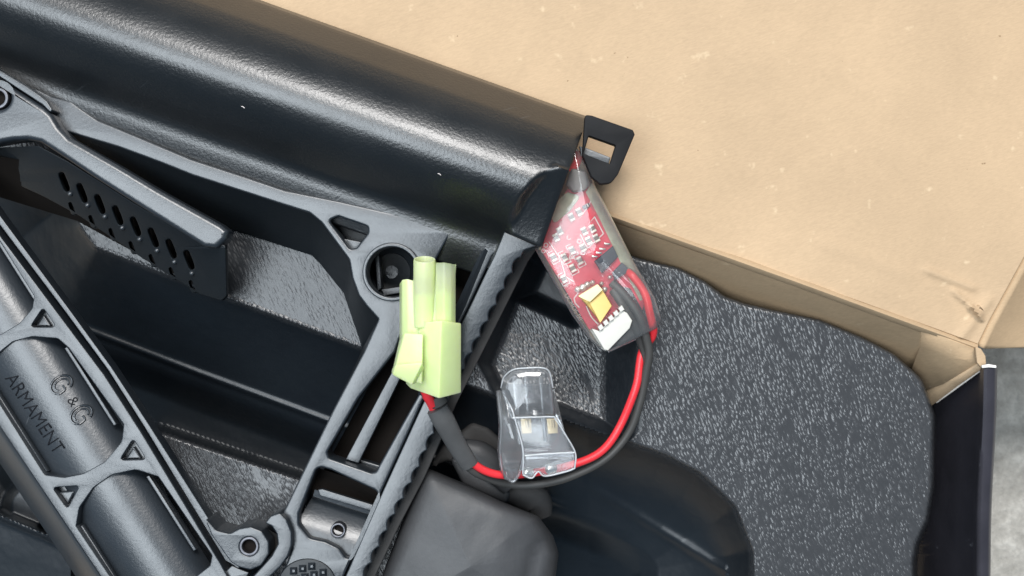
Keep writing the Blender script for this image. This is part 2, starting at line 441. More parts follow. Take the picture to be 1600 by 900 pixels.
# bottom and the wall piece behind the corner
me = bpy.data.meshes.new('box_bottom')
a = P(1555, 560, 0)
me.from_pydata([(-.25, -.2, -.0585), (a.x - .004, -.2, -.0585), (a.x - .004, -.006, -.0585), (-.25, .075, -.0585)], [], [(0, 1, 2, 3)])
link('box_bottom', me, MT['kraft_side'], box, smooth=False)

# ------------------------------------------------------------------ pressed plastic tray (height field on a regular grid)
X0, X1, Y0, Y1, ST = -160, 1500, 60, 1010, 2.6
xs = np.arange(X0, X1, ST); ys = np.arange(Y0, Y1, ST); GX, GY = np.meshgrid(xs, ys)
def sdf(poly):
    """signed distance, positive inside"""
    p = np.array([q[:2] for q in poly], float); inside = np.zeros(GX.shape, bool); d = np.full(GX.shape, 1e9)
    for i in range(len(p)):
        x0, y0 = p[i - 1]; x1, y1 = p[i]; dx, dy = x1 - x0, y1 - y0; L = dx * dx + dy * dy
        if L < 1e-9: continue
        s = np.clip(((GX - x0) * dx + (GY - y0) * dy) / L, 0, 1)
        d = np.minimum(d, np.hypot(GX - x0 - s * dx, GY - y0 - s * dy))
        if abs(dy) > 1e-9:
            c = ((y0 <= GY) != (y1 <= GY)) & (GX < x0 + (GY - y0) / dy * dx)
            inside ^= c
    return np.where(inside, d, -d)
def sm(x): x = np.clip(x, 0, 1); return x * x * (3 - 2 * x)
outer = rnd([(-400, -80), (1000, 404), (1060, 418), (1102, 440), (1132, 463), (1162, 474), (1205, 484), (1280, 499), (1345, 526), (1395, 552, 30),
             (1440, 592, 40), (1459, 650, 40), (1457, 762), (1448, 815), (1432, 850), (1427, 880), (1430, 960), (1430, 1100), (-400, 1100)], 16)
do = sdf(outer)
Z = np.zeros(GX.shape); grain = np.ones(GX.shape)
def edge(d, w, depth):  # rounded lip then steep drop
    return -depth * sm(d / w)
# channel below the long edge
chan = rnd([(-400, 150), (128, 300), (127, 352, 12), (150, 384, 14), (350, 461), (560, 539), (720, 596), (870, 650), (1040, 709), (1095, 738, 30), (1150, 790, 40), (1177, 860, 40),
            (1181, 1200), (-400, 1200)], 10)
dc = sdf(chan)
wr_ = np.clip((GX - 860) / 60, 0, 1)
zc = -1.2 * sm(dc / 5) - 20 * np.clip((dc - 3) / 130, 0, 1) ** .85 * (1 - wr_) - 26 * (1 - np.exp(-np.maximum(dc, 0) / 75)) * wr_
zc += 1.3 * np.exp(-((dc - 128) / 5.0) ** 2) * np.clip((900 - GX) / 60, 0, 1)
zc += -.055 * np.clip(dc - 150, 0, 480) * (1 - .45 * (dc > 1e9)) - 9 * (sm((dc - 132) / 55) * (1 - np.clip((GX - 880) / 120, 0, 1)) + sm((dc - 70) / 260) * np.clip((GX - 880) / 120, 0, 1)) + .6 * np.sin(dc * .02 + GX * .004)
lw_ = np.clip((GX - 880) / 200, 0, 1)
rg_ = np.abs((GY - 790) - (GX - 970) * .62); zc += lw_ * .9 * np.exp(-(rg_ / 9) ** 2) * (GX < 1135)
inc = dc > 0; Z = np.where(inc, zc, Z)
grain = np.where((~inc) & (GX < 640), .38, grain)
grain = np.where(inc, np.clip(1 - dc / 9, .02, 1), grain)
# textured island at the lower left, and a small one further left
for pol, zt in ((rnd([(222, 668), (486, 757), (700, 832), (720, 1200), (520, 1200), (330, 905), (262, 780)], 18), -1.5), (circ(48, 792, 30, 30), -16)):
    di = sdf(pol); k = sm((di + 16) / 16); Z = np.where(di > -16, Z * (1 - k) + zt * k, Z); grain = np.where(di > -4, .8, grain)
# ridge at the far left, then falls away
rd = (GY - (800 + GX * .42)); mk = (GX < 95) & (dc > 100)
zl_ = -9 + 2.2 * np.exp(-((rd - 6) / 6) ** 2) - .03 * np.clip(rd, 0, 200)
kk = sm((rd + 8) / 12) * sm((140 - GX) / 30); mk2 = (GX < 140) & (dc > 100)
Z = np.where(mk2, Z * (1 - kk) + zl_ * kk, Z); grain = np.where(mk2, .03, grain)
# pocket behind the butt : sloping sides of different width
E = [((815, 372), (1006, 436), 34), ((1006, 436), (1003, 668), 72), ((1003, 668), (985, 690), 20), ((985, 690), (945, 680), 14), ((945, 680), (770, 618), 26), ((770, 618), (742, 560), 24), ((742, 560), (815, 372), 34)]
tmin = np.full(GX.shape, 1e9)
for (a, b, w) in E:
    nx, ny = -(b[1] - a[1]), b[0] - a[0]; L = math.hypot(nx, ny)
    tmin = np.minimum(tmin, ((GX - a[0]) * nx + (GY - a[1]) * ny) / L / w)
pk = sm(tmin); zp = -10.5 * pk + 3.2 * pk * np.clip((GY - 520) / 130, 0, 1)
upper = sm((1 - (GX * .336 * -1 + GY * .942 - 152 + 100) / 1) * 0)
Z = np.where(tmin > 0, zp, Z)
grain = np.where(tmin > 0, np.where(pk > .9, .75, .12), grain)
# upper dark wall of that pocket: deeper hollow
hl = sdf(rnd([(835, 392), (880, 400), (920, 470), (905, 520), (800, 470)], 14)); Z = np.where(hl > 0, Z - 7 * sm(hl / 30), Z); grain = np.where(hl > 0, .05, grain)
# outer rim drop
Z = np.where(do < 5, Z - .7 * (1 - np.clip(do / 5, 0, 1)) ** 2, Z)
Z = np.where(do < 0, -.7 - 26 * np.clip(-do / 5, 0, 1) ** .8, Z)
grain = np.where(do < 4, .5, grain)
keep = do > -7
ridx = -np.ones(GX.shape, int); ok = keep; ridx[ok] = np.arange(ok.sum())
pts = []
k = S * (H - Z * .001) / H                      # the photo is read at each point's own height
px_x = (GX - 800) * k; px_y = (450 - GY) * k
vv = np.stack([px_x[ok], px_y[ok], Z[ok] * .001], 1)
q = np.stack([ridx[:-1, :-1], ridx[1:, :-1], ridx[1:, 1:], ridx[:-1, 1:]], -1).reshape(-1, 4); q = q[(q >= 0).all(1)]
me = bpy.data.meshes.new('plastic_tray'); me.from_pydata(vv.tolist(), [], q.tolist())
ga = me.attributes.new('grain', 'FLOAT', 'POINT'); ga.data.foreach_set('value', grain[ok].astype('f'))  # grain relief, also the mask for the painted cavity shade
tray = link('plastic_tray', me, MT['tray'], angle=80)
tray['label'] = 'black pebble-grained plastic tray with deep smooth cavities lying inside the box'; tray['category'] = 'tray'

# ------------------------------------------------------------------ skeleton stock
st = thing('rifle_stock', P(500, 450, 0), 'black skeleton rifle stock with long cheek tube lying across the tray', 'rifle stock')
F, FD = MT['frame'], MT['frame_dark']
ZF = 17.0
U = Vector((.942, .336)); N = Vector((-.336, .942)); O = Vector((410, 0))
# cheek tube : skin swept along the stock's axis
prof = [(1, 8), (3, 12), (12, 15.0), (24, 18.3), (33, 20.6), (38, 21.8), (44, 22.8), (54, 24.3), (66, 25.8), (80, 27.2), (95, 28.3), (110, 29.0), (125, 29.2), (140, 28.9), (155, 28.0),
        (170, 26.6), (185, 24.7), (200, 22.5), (213, 20.3), (223, 18.7), (232, 17.7), (241, 17.2), (250, 16.9), (264, 16.2), (292, 14.5)]
Lf = [(776, 392), (788, 364), (800, 336), (813, 308), (832, 284), (856, 262), (884, 240)]
dd_ = np.concatenate([np.linspace(1, 33, 8), np.linspace(36, 292, 86)])
pd_ = spline([Vector((a, b, 0)) for a, b in prof], 6); zsm = np.interp(dd_, [v.x for v in pd_], [v.y for v in pd_])
rows = []
for tt in list(np.linspace(-640, 440, 50)) + list(np.linspace(444, 530, 34)) + [533, 536, 538.5, 540.5]:
    e = max(0, tt - 530) / 10.5; row = []
    for d, z in zip(dd_, zsm):
        t2 = min(tt, 540.5 - max(0, d - 216) * 1.15); v = O + U * t2 + N * d; z = float(z)
        if tt > 436 and d > 90:
            xl = float(np.interp(v.y, [p[1] for p in Lf[::-1]], [p[0] for p in Lf[::-1]]))
            w_ = float(sm(np.array((v.x - xl + 5) / 20.))); zs_ = 21.4 + 7.5 * float(np.clip((386 - v.y) / 122., 0, 1)) ** 1.5
            z = z + (min(z + 1.5, zs_) - z) * w_ * (1 if v.y < 392 else max(0, 1 - (v.y - 392) / 10)) 
        row.append((v.x, v.y, z - .35 * e * e))
    rows.append(row)
tube = loft('cheek_tube', rows, MT['tube'], st, angle=60)
m = tube.modifiers.new('s', 'SOLIDIFY'); m.thickness = .0016; m.offset = -1

outer = rnd([(45, 132), (80, 150), (111, 158), (127, 170), (152, 187), (200, 207), (300, 249), (380, 275), (445, 297), (530, 314), (600, 330), (704, 350, 3), (790, 366), (800, 372),
             (769, 400, 2), (733, 477, 2), (662, 624, 2), (596, 768, 2), (538, 898, 2), (512, 960), (440, 960), (428, 912), (446, 884), (456, 858), (455, 834), (441, 803, 4), (494, 694), (521, 639), (568, 550),
             (591, 499, 3), (572, 478), (560, 462), (550, 435), (545, 406, 10), (502, 348, 14), (484, 333, 14), (430, 316), (300, 274), (250, 254), (185, 230), (108, 207), (70, 200)], 8)
tri = rnd([(513, 344), (529, 338), (575, 354), (575, 364), (557, 387), (547, 389)], 6)
slot = rnd([(703, 366, 3), (757, 384, 4), (717, 477, 3), (655, 615, 3), (592, 728, 3), (588, 737), (580, 739), (514, 716), (511, 707), (560, 622), (617, 550), (655, 450), (683, 402)], 6)
pock = rnd([(494, 733, 12), (502, 730), (518, 735), (590, 768, 10), (590, 790, 6), (547, 872, 5), (540, 872), (530, 857, 20), (508, 846, 20), (484, 841, 12), (467, 820, 10), (467, 803)], 10)
plate('stock_frame', outer, ZF, 7, F, st, [circ(612, 425, 40), tri, slot, pock], bevel=3.5)
plate('sling_ring', circ(612, 425, 46, n=40), ZF + .8, 5, F, st, [circ(612, 425, 39.5, n=40)], bevel=2)
# socket inside the ring
rows = [[(612 + r * math.cos(a), 425 + r * math.sin(a), z) for a in [2 * math.pi * k / 32 for k in range(32)]] for r, z in ((39.8, 15), (38, 6), (30, 5), (29, 1), (10, 0))]
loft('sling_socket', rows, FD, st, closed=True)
plate('socket_rib', [(585, 395), (592, 392), (596, 450), (590, 455)], 7, 5, F, st, bevel=1)
plate('socket_rib', [(596, 452), (640, 446), (640, 455), (600, 462)], 7, 5, F, st, bevel=1)
# inner wall of the large opening, sloping down to the tray
A = [(100, 204), (185, 230), (250, 254), (300, 274), (430, 316), (484, 333), (502, 348), (545, 406), (550, 435), (560, 462), (572, 478), (591, 499), (568, 552), (521, 641), (494, 696), (441, 805)]
B = [(125, 250), (200, 292), (265, 320), (330, 348), (440, 384), (487, 399), (500, 412), (537, 458), (545, 482), (551, 500), (558, 520), (566, 545), (560, 560), (518, 646), (491, 702), (440, 808)]
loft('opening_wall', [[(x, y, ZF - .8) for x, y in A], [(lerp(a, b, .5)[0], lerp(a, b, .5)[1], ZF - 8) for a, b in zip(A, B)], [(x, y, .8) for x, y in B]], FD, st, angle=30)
# triangular recess floor and the long inner ledges of the butt slot
plate('recess_floor', rnd([(505, 335), (585, 350), (560, 395), (540, 395)], 4), 9, 1, FD, st, bevel=1)
plate('recess_wedge', rnd([(534, 372), (566, 378), (557, 389), (547, 390)], 3), 14, 4, F, st, bevel=1.5)
plate('slot_ledge', rnd([(618, 590), (548, 712), (541, 726), (566, 738), (575, 712), (640, 596), (690, 480), (676, 470)], 2), 12.5, 4, F, st, [], bevel=1.2) if False else None
plate('slot_ledge', rnd([(540, 718), (560, 724), (621, 600), (668, 500), (700, 425), (684, 418), (650, 500), (613, 580)], 1), 13, 4, F, st, bevel=1.2)
plate('slot_end_ledge', rnd([(563, 718), (596, 728), (592, 737), (562, 728)], 1), 9, 3, F, st, bevel=2)
loft('slot_shade', [[(700, 368, 8), (790, 380, 8)], [(600, 560, 5), (680, 575, 5)], [(500, 745, 5), (600, 760, 5)]], MT['hole_shade'], st)  # dark sheet painted as the shade deep in the butt slot
# block in the lower butt pocket
rows = [[(492, 765, 14.6), (540, 780, 14.8), (590, 797, 14.6)], [(489, 775, 14.2), (537, 791, 14.4), (585, 806, 14.2)], [(488, 777, 10.5), (536, 793, 10.6), (584, 808, 10.5)],
        [(478, 793, 12.4), (530, 808, 12.6), (580, 824, 12.4)], [(470, 808, 13.8), (520, 824, 14), (573, 840, 13.8)], [(467, 822, 14.6), (515, 838, 14.8), (566, 856, 14.6)], [(466, 838, 14.8), (510, 852, 14.9), (556, 872, 14.7)], [(480, 860, 13), (510, 872, 13.2), (548, 886, 13)]]
loft('pocket_block', rows, F, st, angle=30)
loft('pocket_shade_wall', [[(488, 728, 10.5), (540, 745, 10.5), (595, 764, 10.5)], [(488, 775, 10), (540, 790, 10), (592, 806, 10)]], MT['hole_shade'], st)
plate('pocket_ledge', rnd([(496, 765), (503, 764), (583, 789), (581, 799), (500, 775)], 2), 15.2, 1.4, F, st, bevel=1.5)
# screws (ring + dark socket + hex rim)
def screw(x, y, z, r, name='screw'):
    plate(name, circ(x, y, r, n=28), z, 2.4, MT['screw'], st, [circ(x, y, r * .68, n=28)], bevel=1.4)
    plate('screw_socket', circ(x + 1, y, r * .72, n=6), z - 1.5, 1, MT['hole_shade'], st, bevel=.5)
screw(528, 829, 15.6, 12)
# knurled round pad
plate('knurled_button', circ(480, 915, 46, 42, 40), ZF + .3, 3, FD, st, bevel=2)
bm = bmesh.new()
for i in range(-5, 6):
    for j in range(-5, 6):
        cx, cy = 480 + i * 14.2 + j * 3.6, 915 + j * 13.2 + i * -3.6
        if ((cx - 480) / 39) ** 2 + ((cy - 915) / 35) ** 2 > 1: continue
        b = [bm.verts.new(P(cx + dx, cy + dy, ZF + .25)) for dx, dy in ((-6, -6), (6, -6.5), (6.5, 6), (-6, 6))]
        tp = [bm.verts.new(P(cx + dx * .3, cy + dy * .3, ZF + 1.35)) for dx, dy in ((-6, -6), (6, -6.5), (6.5, 6), (-6, 6))]
        for k in range(4): bm.faces.new((b[k], b[(k + 1) % 4], tp[(k + 1) % 4], tp[k]))
        bm.faces.new(tp)
bmesh.ops.recalc_face_normals(bm, faces=bm.faces)
me = bpy.data.meshes.new('knurling'); bm.to_mesh(me); bm.free(); o = link('knurling', me, F, st, angle=20); o['kind'] = 'stuff'
# butt plate with its scalloped rubber edge
cent = [(838, 383), (812, 402), (770, 486), (740, 545), (700, 624), (672, 690), (650, 740), (612, 812), (570, 900), (540, 965)]
cum = [0]
for a, b in zip(cent, cent[1:]): cum.append(cum[-1] + math.hypot(b[0] - a[0], b[1] - a[1]))
teeth = []; s = 20
while s < cum[-1]:
    i = max(k for k in range(len(cum) - 1) if cum[k] <= s); f = (s - cum[i]) / (cum[i + 1] - cum[i]); c0 = lerp(cent[i], cent[i + 1], f)
    ph = ((s - 30) % 28) / 28
    a = abs(math.sin(math.pi * ph)) ** .7 * 7.0 - 2
    d = Vector((cent[i + 1][0] - cent[i][0], cent[i + 1][1] - cent[i][1])).normalized()
    teeth.append((c0[0] - d.y * a * 1, c0[1] + d.x * a * 1)); s += 3.5
# (normal -d.y, d.x) points left-down; flip so scoops bite inward
def zp_(px, py): return ZF + .2 + 4.4 * float(np.clip((620 - py) / 236., 0, 1)) ** 1.25
plate('butt_plate', [(838, 384)] + teeth + [(500, 985), (541, 898), (598, 768), (664, 624), (682, 586), (700, 549), (720, 508), (735, 477), (748, 450), (760, 425), (772, 401), (788, 362)], zp_, 13, F, st, bevel=2, angle=50)
bk = [(x + 13, y + 7) for x, y in cent[1:]]
plate('butt_backing', [(852, 330), (842, 384)] + bk + [(500, 985), (700, 540), (780, 400)], 10, 6, MT['rubber_dark'], st, bevel=2)
# groove strip beside the butt plate is the gap between frame and plate
loft('butt_rib', [[(750, 396, 16), (758, 388, 17.8), (768, 398, 16)], [(712, 478, 16.6), (722, 474, 18), (731, 477, 16.6)], [(653, 616, 16.6), (658, 618, 17.6), (661, 622, 16.6)]], F, st, angle=60)
# latch tab at the tube's end
for x_, y_, l_ in ((377, 166, 5), (684, 271, 5)):
    d_ = (Vector((x_, y_)) - O).dot(N); z_ = float(np.interp(d_, [a for a, b in prof], [b for a, b in prof])) if d_ > 0 else 20
    wire('dust_fleck', [(x_, y_, z_ + .05), (x_ + l_ * .6, y_ + l_ * .2, z_ + .12), (x_ + l_, y_ + l_ * .6, z_ + .05)], .07, MT['silk'], tube, n=5)
plate('latch_tab', rnd([(914, 179), (925, 180.5), (989, 203, 3), (992, 210, 3), (966, 272, 10), (955, 286, 12), (938, 288, 8), (924, 276), (910, 242)], 5), 21, 2.6, MT['tab'], st,
      [rnd([(920, 212), (962, 227), (953, 256), (912, 240)], 2)], bevel=1.5)
plate('tab_step', rnd([(905, 228), (916, 231), (954, 246), (951, 257), (908, 243)], 1), 17.9, 1.6, F, st, bevel=1)

# lower strut
a_ = Vector((.537, .844)); b_ = Vector((.844, -.537)); C0 = Vector((132, 702))
ZS = 19.0
def Q(a, b): v = C0 + a_ * a + b_ * b; return (v.x, v.y)
so = rnd([(-90, 520), (-90, 235), (-2, 366), (98, 500), (162, 585), (219, 673), (344, 880), (400, 980), (205, 980), (157, 900), (0, 667)], 4)
pm = rnd([(107, 544, 3), (193, 663, 3), (190, 690, 20), (163, 722, 20), (130, 740, 30), (100, 746, 20), (70, 742, 4), (-10, 616), (-40, 570), (-10, 558, 20), (20, 534, 20), (50, 526, 20), (90, 529, 10)], 6)
pl = rnd([(119, 822, 3), (124, 793, 15), (146, 762, 20), (175, 742, 20), (212, 734, 20), (247, 745, 3), (331, 868, 5), (328, 884, 6), (305, 902, 10), (260, 960), (212, 960)], 6)
pu = rnd([(53, 463, 3), (50, 482, 12), (30, 505, 20), (0, 523, 20), (-60, 530, 20), (-60, 310), (0, 378)], 6)
t1 = rnd([(47, 511), (67, 481), (87, 511)], 4); t2 = rnd([(187, 719), (208, 686), (228, 718)], 4); t3 = rnd([(82, 762), (124, 759), (105, 795)], 4)
plate('lower_strut', so, ZS, 5, F, st, [pm, pl, pu, t1, t2, t3], bevel=1.6)
for tr, dz in (((47, 511), (67, 481), (87, 511)), 0), (((187, 719), (208, 686), (228, 718)), 0), (((82, 762), (124, 759), (105, 795)), 0):
    c = (sum(p[0] for p in tr) / 3, sum(p[1] for p in tr) / 3)
    plate('triangle_floor', rnd([(c[0] + (x - c[0]) * 1.4, c[1] + (y - c[1]) * 1.4) for x, y in tr], 1), ZS - 2.6, .6, F, st, bevel=.5)
    plate('triangle_pad', rnd([(c[0] + (x - c[0]) * .62 + 1, c[1] + (y - c[1]) * .62 + 3) for x, y in tr], 2), ZS - 1.6, 1.2, F, st, bevel=2.5)
# round inner tube seen through the three windows
R = 88.; rows = []
def cylz(b): return ZS - .6 - (R - math.sqrt(max(0, R * R - min(abs(b + 8), R - 1) ** 2))) * .13
for a in np.linspace(-420, 330, 16):
    rows.append([(*Q(a, b), cylz(b)) for b in np.linspace(-74, 70, 30)])
it = loft('inner_tube', rows, F, st, angle=60)
for (b0, b1, a0, a1, z) in ((58, 63.5, -150, -6, 16.6), (58, 63.5, 88, 226, 16.6), (-71, -67, -180, -2, 17.6), (-71, -67, 98, 330, 17.6), (58, 63.5, -420, -238, 16.6)):
    plate('window_ledge', [Q(a0, b0), Q(a0, b1), Q(a1, b1), Q(a1, b0)], z, 1.6, F, st, bevel=1.4)
# outward side of the strut and the thin lip along its other side
loft('strut_side', [[(-90, 520, ZS - .4), (0, 667, ZS - .4), (157, 900, ZS - .4), (210, 980, ZS - .4)], [(-93, 527, ZS - 1), (-3, 674, ZS - 1), (153, 905, ZS - 1), (206, 985, ZS - 1)],
                    [(-120, 520, 3), (0, 724, 3), (75, 830, 3), (118, 900, 3), (166, 980, 3)][0:1] + [(0, 724, 3), (118, 900, 3), (168, 980, 3)]], F, st, angle=30)
plate('strut_lip', [(-90, 222), (0, 352), (104, 490), (168, 577), (226, 668), (352, 876), (366, 884), (380, 905), (373, 884), (233, 664), (174, 574), (110, 486), (2, 340), (-90, 208)][0:14], ZS - 1.4, 4, F, st, bevel=1.2)
# lettering
def text(body, size, org, adir, zf, mat, parent, name, depth=.12, outline=False, lift=0.03, spacing=1.0, bevel=.012, shear=0, xs=1.0):
    cu = bpy.data.curves.new('t', 'FONT'); cu.body = body; cu.size = 1; cu.space_character = spacing; cu.resolution_u = 4; cu.shear = shear
    cu.dimensions = '2D' if not outline else '3D'
    if outline: cu.fill_mode = 'NONE' if False else 'FULL'; cu.dimensions = '3D'
    if outline:
        cu.fill_mode = 'FULL'; cu.extrude = 0; cu.bevel_depth = bevel
        cu.fill_mode = 'HALF'
    else: cu.offset = -.012
    tmp = bpy.data.objects.new('t', cu); COL.objects.link(tmp); dg = bpy.context.evaluated_depsgraph_get()
    if outline:
        cu.fill_mode = 'FULL'
        c2 = bpy.data.meshes.new_from_object(tmp.evaluated_get(dg))
    me = bpy.data.meshes.new_from_object(tmp.evaluated_get(dg)); bpy.data.objects.remove(tmp)
    bm = bmesh.new(); bm.from_mesh(me)
    if outline:
        # keep the rim only: drop the flat fill faces
        bmesh.ops.delete(bm, geom=[f for f in bm.faces if len(f.verts) == 3 and abs(f.normal.z) > .999], context='FACES_ONLY')
    else:
        r = bmesh.ops.extrude_face_region(bm, geom=list(bm.faces)); 
        for v in r['geom']:
            if isinstance(v, bmesh.types.BMVert): v.co.z += depth / size
    ax = Vector(adir).normalized(); up = Vector((ax.y, -ax.x))
    for v in bm.verts:
        p = Vector(org) + ax * v.co.x * size * xs + up * v.co.y * size
        w = P(p.x, p.y, zf(p.x, p.y)); w.z += (lift + v.co.z * size * .13) * .001; v.co = w
    bmesh.ops.recalc_face_normals(bm, faces=bm.faces)
    bm.to_mesh(me); bm.free(); return link(name, me, mat, parent, smooth=False)
def zcyl(x, y): return cylz((Vector((x, y)) - C0).dot(b_))
text('ARMAMENT', 30, (7, 591), (.545, .838), zcyl, MT['engrave_shade'], it, 'lettering', depth=1.2, xs=.89)
# G & G drawn as raised outlines
def stroke(name, pts, r, parent, mat):
    return wire(name, [(x, y, zcyl(x, y) + .12) for x, y in pts], r, mat, parent, n=6, sub=5)
def arc(cx, cy, rx, ry, a0, a1, rot, n=14):
    out = []
    for k in range(n + 1):
        a = math.radians(a0 + (a1 - a0) * k / n); x, y = rx * math.cos(a), ry * math.sin(a)
        c, s = math.cos(rot), math.sin(rot); out.append((cx + x * c - y * s, cy + x * s + y * c))
    return out
rt = math.radians(57.6)
for cx, cy in ((96, 601), (127, 648)):
    stroke('emblem_letter', arc(cx, cy, 13, 18, -35, -325, rt) , .26, it, F)
    stroke('emblem_letter', arc(cx, cy, 8, 12, -45, -315, rt) + [Q(*((Vector((cx, cy)) - C0).dot(a_) + 2, 0))][0:0], .2, it, F)
    v = Vector((cx, cy))
    stroke('emblem_letter', [tuple(v + a_ * 11 - b_ * 10), tuple(v + a_ * 9 + b_ * 1), tuple(v + a_ * 2 + b_ * 1)], .25, it, F)
text('&', 24, (104, 625), (.537, .844), zcyl, MT['engrave_shade'], it, 'emblem_letter', depth=.8)
# hinge lug and hooked arm
plate('hinge_lug', rnd([(318, 806), (338, 829), (359, 834, 12), (374, 826), (391, 823), (409, 830), (420, 847), (420, 866), (408, 884), (391, 891), (372, 886), (360, 878), (330, 836)], 9), ZS + .6, 9, F, st, [circ(389, 854, 15)], bevel=2.2)
screw(389, 854, ZS + .4, 15.5)
plate('hooked_arm', rnd([(413, 818), (423, 806), (437, 801), (448, 812), (456, 832), (456, 852), (450, 869), (438, 886), (415, 908), (395, 940), (350, 960), (372, 925), (396, 900), (424, 869), (434, 850), (432, 834), (424, 822)], 7), ZS, 8, F, st, bevel=2.5)
plate('strut_end_plate', rnd([(362, 884), (389, 895), (372, 925), (350, 960), (330, 960), (340, 905)], 2), ZS - 1, 5, F, st, bevel=1.5)
loft('hinge_socket', [[(418, 826, 15), (434, 836, 15)], [(421, 848, 13), (436, 850, 13)], [(417, 868, 12), (428, 868, 12)]], MT['rubber_dark'], st)

# adjusting lever with slotted face
ZL = 21.0
lv = plate('adjustment_lever', rnd([(-90, 70), (0, 124), (68, 167, 2), (80, 178), (92, 198), (108, 215), (182, 257), (250, 298), (345, 351), (357, 361, 6), (353, 374), (338, 388), (318, 386), (210, 318), (150, 280), (105, 250), (84, 236), (62, 222),
             (42, 218), (20, 219), (-20, 226), (-90, 240)], 9), ZL, 6, F, st, [circ(-3, 152, 18)], bevel=9, res=5)
plate('lever_rail', rnd([(-90, 40), (0, 110), (40, 134), (62, 149), (73, 158), (82, 172), (78, 175), (66, 163), (0, 120), (-90, 66)], 4), ZL, 5, F, st, bevel=1.5)
screw(-4, 153, ZL - .3, 17)
d0 = Vector((.862, .506)); n0 = Vector((-.506, .862)); c0 = Vector((95, 243))
def zface(px, py):
    d = (Vector((px, py)) - c0).dot(n0); return ZL - 1.2 - .155 * max(0, d)
sl = []
def slotp(cx, cy, L, w):
    e = Vector((.36, .93)); f = Vector((.93, -.36)); c = Vector((cx, cy)); out = []
    for k in range(12):
        a = 2 * math.pi * k / 12; ca, sa = math.cos(a), math.sin(a); p = c + e * L / 2 * math.copysign(abs(ca) ** .55, ca) + f * w / 2 * math.copysign(abs(sa) ** .55, sa); out.append((p.x, p.y))
    return out
for k in range(8):
    s = k / 7; sl.append(slotp(100 + 195 * s, 284 + 122 * s, 33, 10.5))
for k in range(7):
    s = k / 6; sl.append(slotp(112 + 188 * s, 325 + 122 * s, 23, 9.5))
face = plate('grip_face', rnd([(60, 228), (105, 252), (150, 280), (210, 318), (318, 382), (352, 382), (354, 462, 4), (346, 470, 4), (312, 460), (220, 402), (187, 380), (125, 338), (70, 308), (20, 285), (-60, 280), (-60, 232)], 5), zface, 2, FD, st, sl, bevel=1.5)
loft('grip_end', [[(357, 362, ZL - 3), (353, 376, ZL - 4), (330, 384, ZL - 3)], [(353, 420, 10), (352, 430, 10), (332, 430, 10)], [(353, 466, 3), (350, 470, 3), (330, 468, 3)]], FD, st, angle=60)
for k in range(8):
    s = k / 7; x, y = 110 + 190 * s, 303 + 124 * s
    bm = bmesh.new(); bmesh.ops.create_uvsphere(bm, u_segments=10, v_segments=6, radius=.00060); me = bpy.data.meshes.new('grip_stud')
    for v in bm.verts: v.co += P(x, y, zface(x, y) + .1)
    bm.to_mesh(me); bm.free(); link('grip_stud', me, MT['steel'] if False else F, face)
loft('lever_underside', [[(-60, 235, 14), (110, 262, 14), (345, 385, 14)], [(-60, 290, 4), (120, 345, 3), (345, 468, 2)]], MT['hole_shade'], st)

# ------------------------------------------------------------------ loose rubber butt pad
rp = thing('rubber_butt_pad', P(740, 830, -8), 'loose grey rubber butt pad with soft creased end, below the black cable', 'butt pad')
o1 = [(663, 730), (722, 755), (780, 783), (840, 807), (863, 838), (872, 865), (866, 905), (850, 960), (560, 985), (598, 900), (630, 815)]
rows = []; c = (735, 885)
oo = rnd(o1, 14, 6)
dense = []
for a, b in zip(oo, oo[1:] + oo[:1]):
    m_ = max(1, int(math.hypot(b[0] - a[0], b[1] - a[1]) / 9)); dense += [lerp(a, b, k / m_) for k in range(m_)]
for f, z in [(1.0, -14), (1.01, -4), (1.008, 1.5), (1.0, 4.0), (.985, 5.8), (.96, 7.0), (.925, 7.8), (.88, 8.2)] + [(q_, 8.4) for q_ in (.8, .72, .64, .56, .48, .4, .3, .2, .1, .01)]:
    row = []
    for x, y in dense:
        X, Y = c[0] + (x - c[0]) * f, c[1] + (y - c[1]) * f; zz_ = z
        if z > 3: zz_ += 3.2 * (1 - f) ** .8
        if z > 0:
            zz_ -= (max(0, X - 775) / 85) ** 1.7 * 4.6 + .012 * max(0, 800 - Y)
            zz_ -= 1.4 * math.exp(-((X - 836 + (Y - 870) * .25) / 8) ** 2) * (1 / (1 + math.exp(-(Y - 842) / 5)))
            zz_ -= 1.1 * math.exp(-((X - 858) / 6) ** 2 - ((Y - 842) / 9) ** 2)
            zz_ += .12 * math.sin(X * .05 + 1) * math.sin(Y * .06) + .03 * math.sin(X * .17 + Y * .11)
        row.append((X, Y, zz_))
    rows.append(row)
loft('pad_body', rows, MT['rubber'], rp, closed=True, caps=True, angle=75)
wire('pad_lug', [(780, 770, -8), (812, 772, -7), (838, 782, -7), (846, 806, -8)], 3, MT['rubber_dark'], rp, flat=.7, radii=[2, 3.5, 3.8, 2.6])
wire('pad_lug', [(722, 700, -3), (756, 716, -4), (800, 756, -5)], 3.4, MT['rubber'], rp, flat=.8, radii=[2.5, 3.4, 3.6, 3.2])
plate('pad_tongue', rnd([(738, 660), (762, 668), (790, 695), (800, 730), (790, 770), (750, 755), (700, 720), (668, 735), (690, 700)], 12), -10, 6, MT['rubber_dark'], rp, bevel=8)
plate('pad_tongue', rnd([(700, 712), (735, 724), (770, 752), (800, 770), (792, 790), (722, 757)], 8), -5, 6, MT['rubber'], rp, bevel=6)

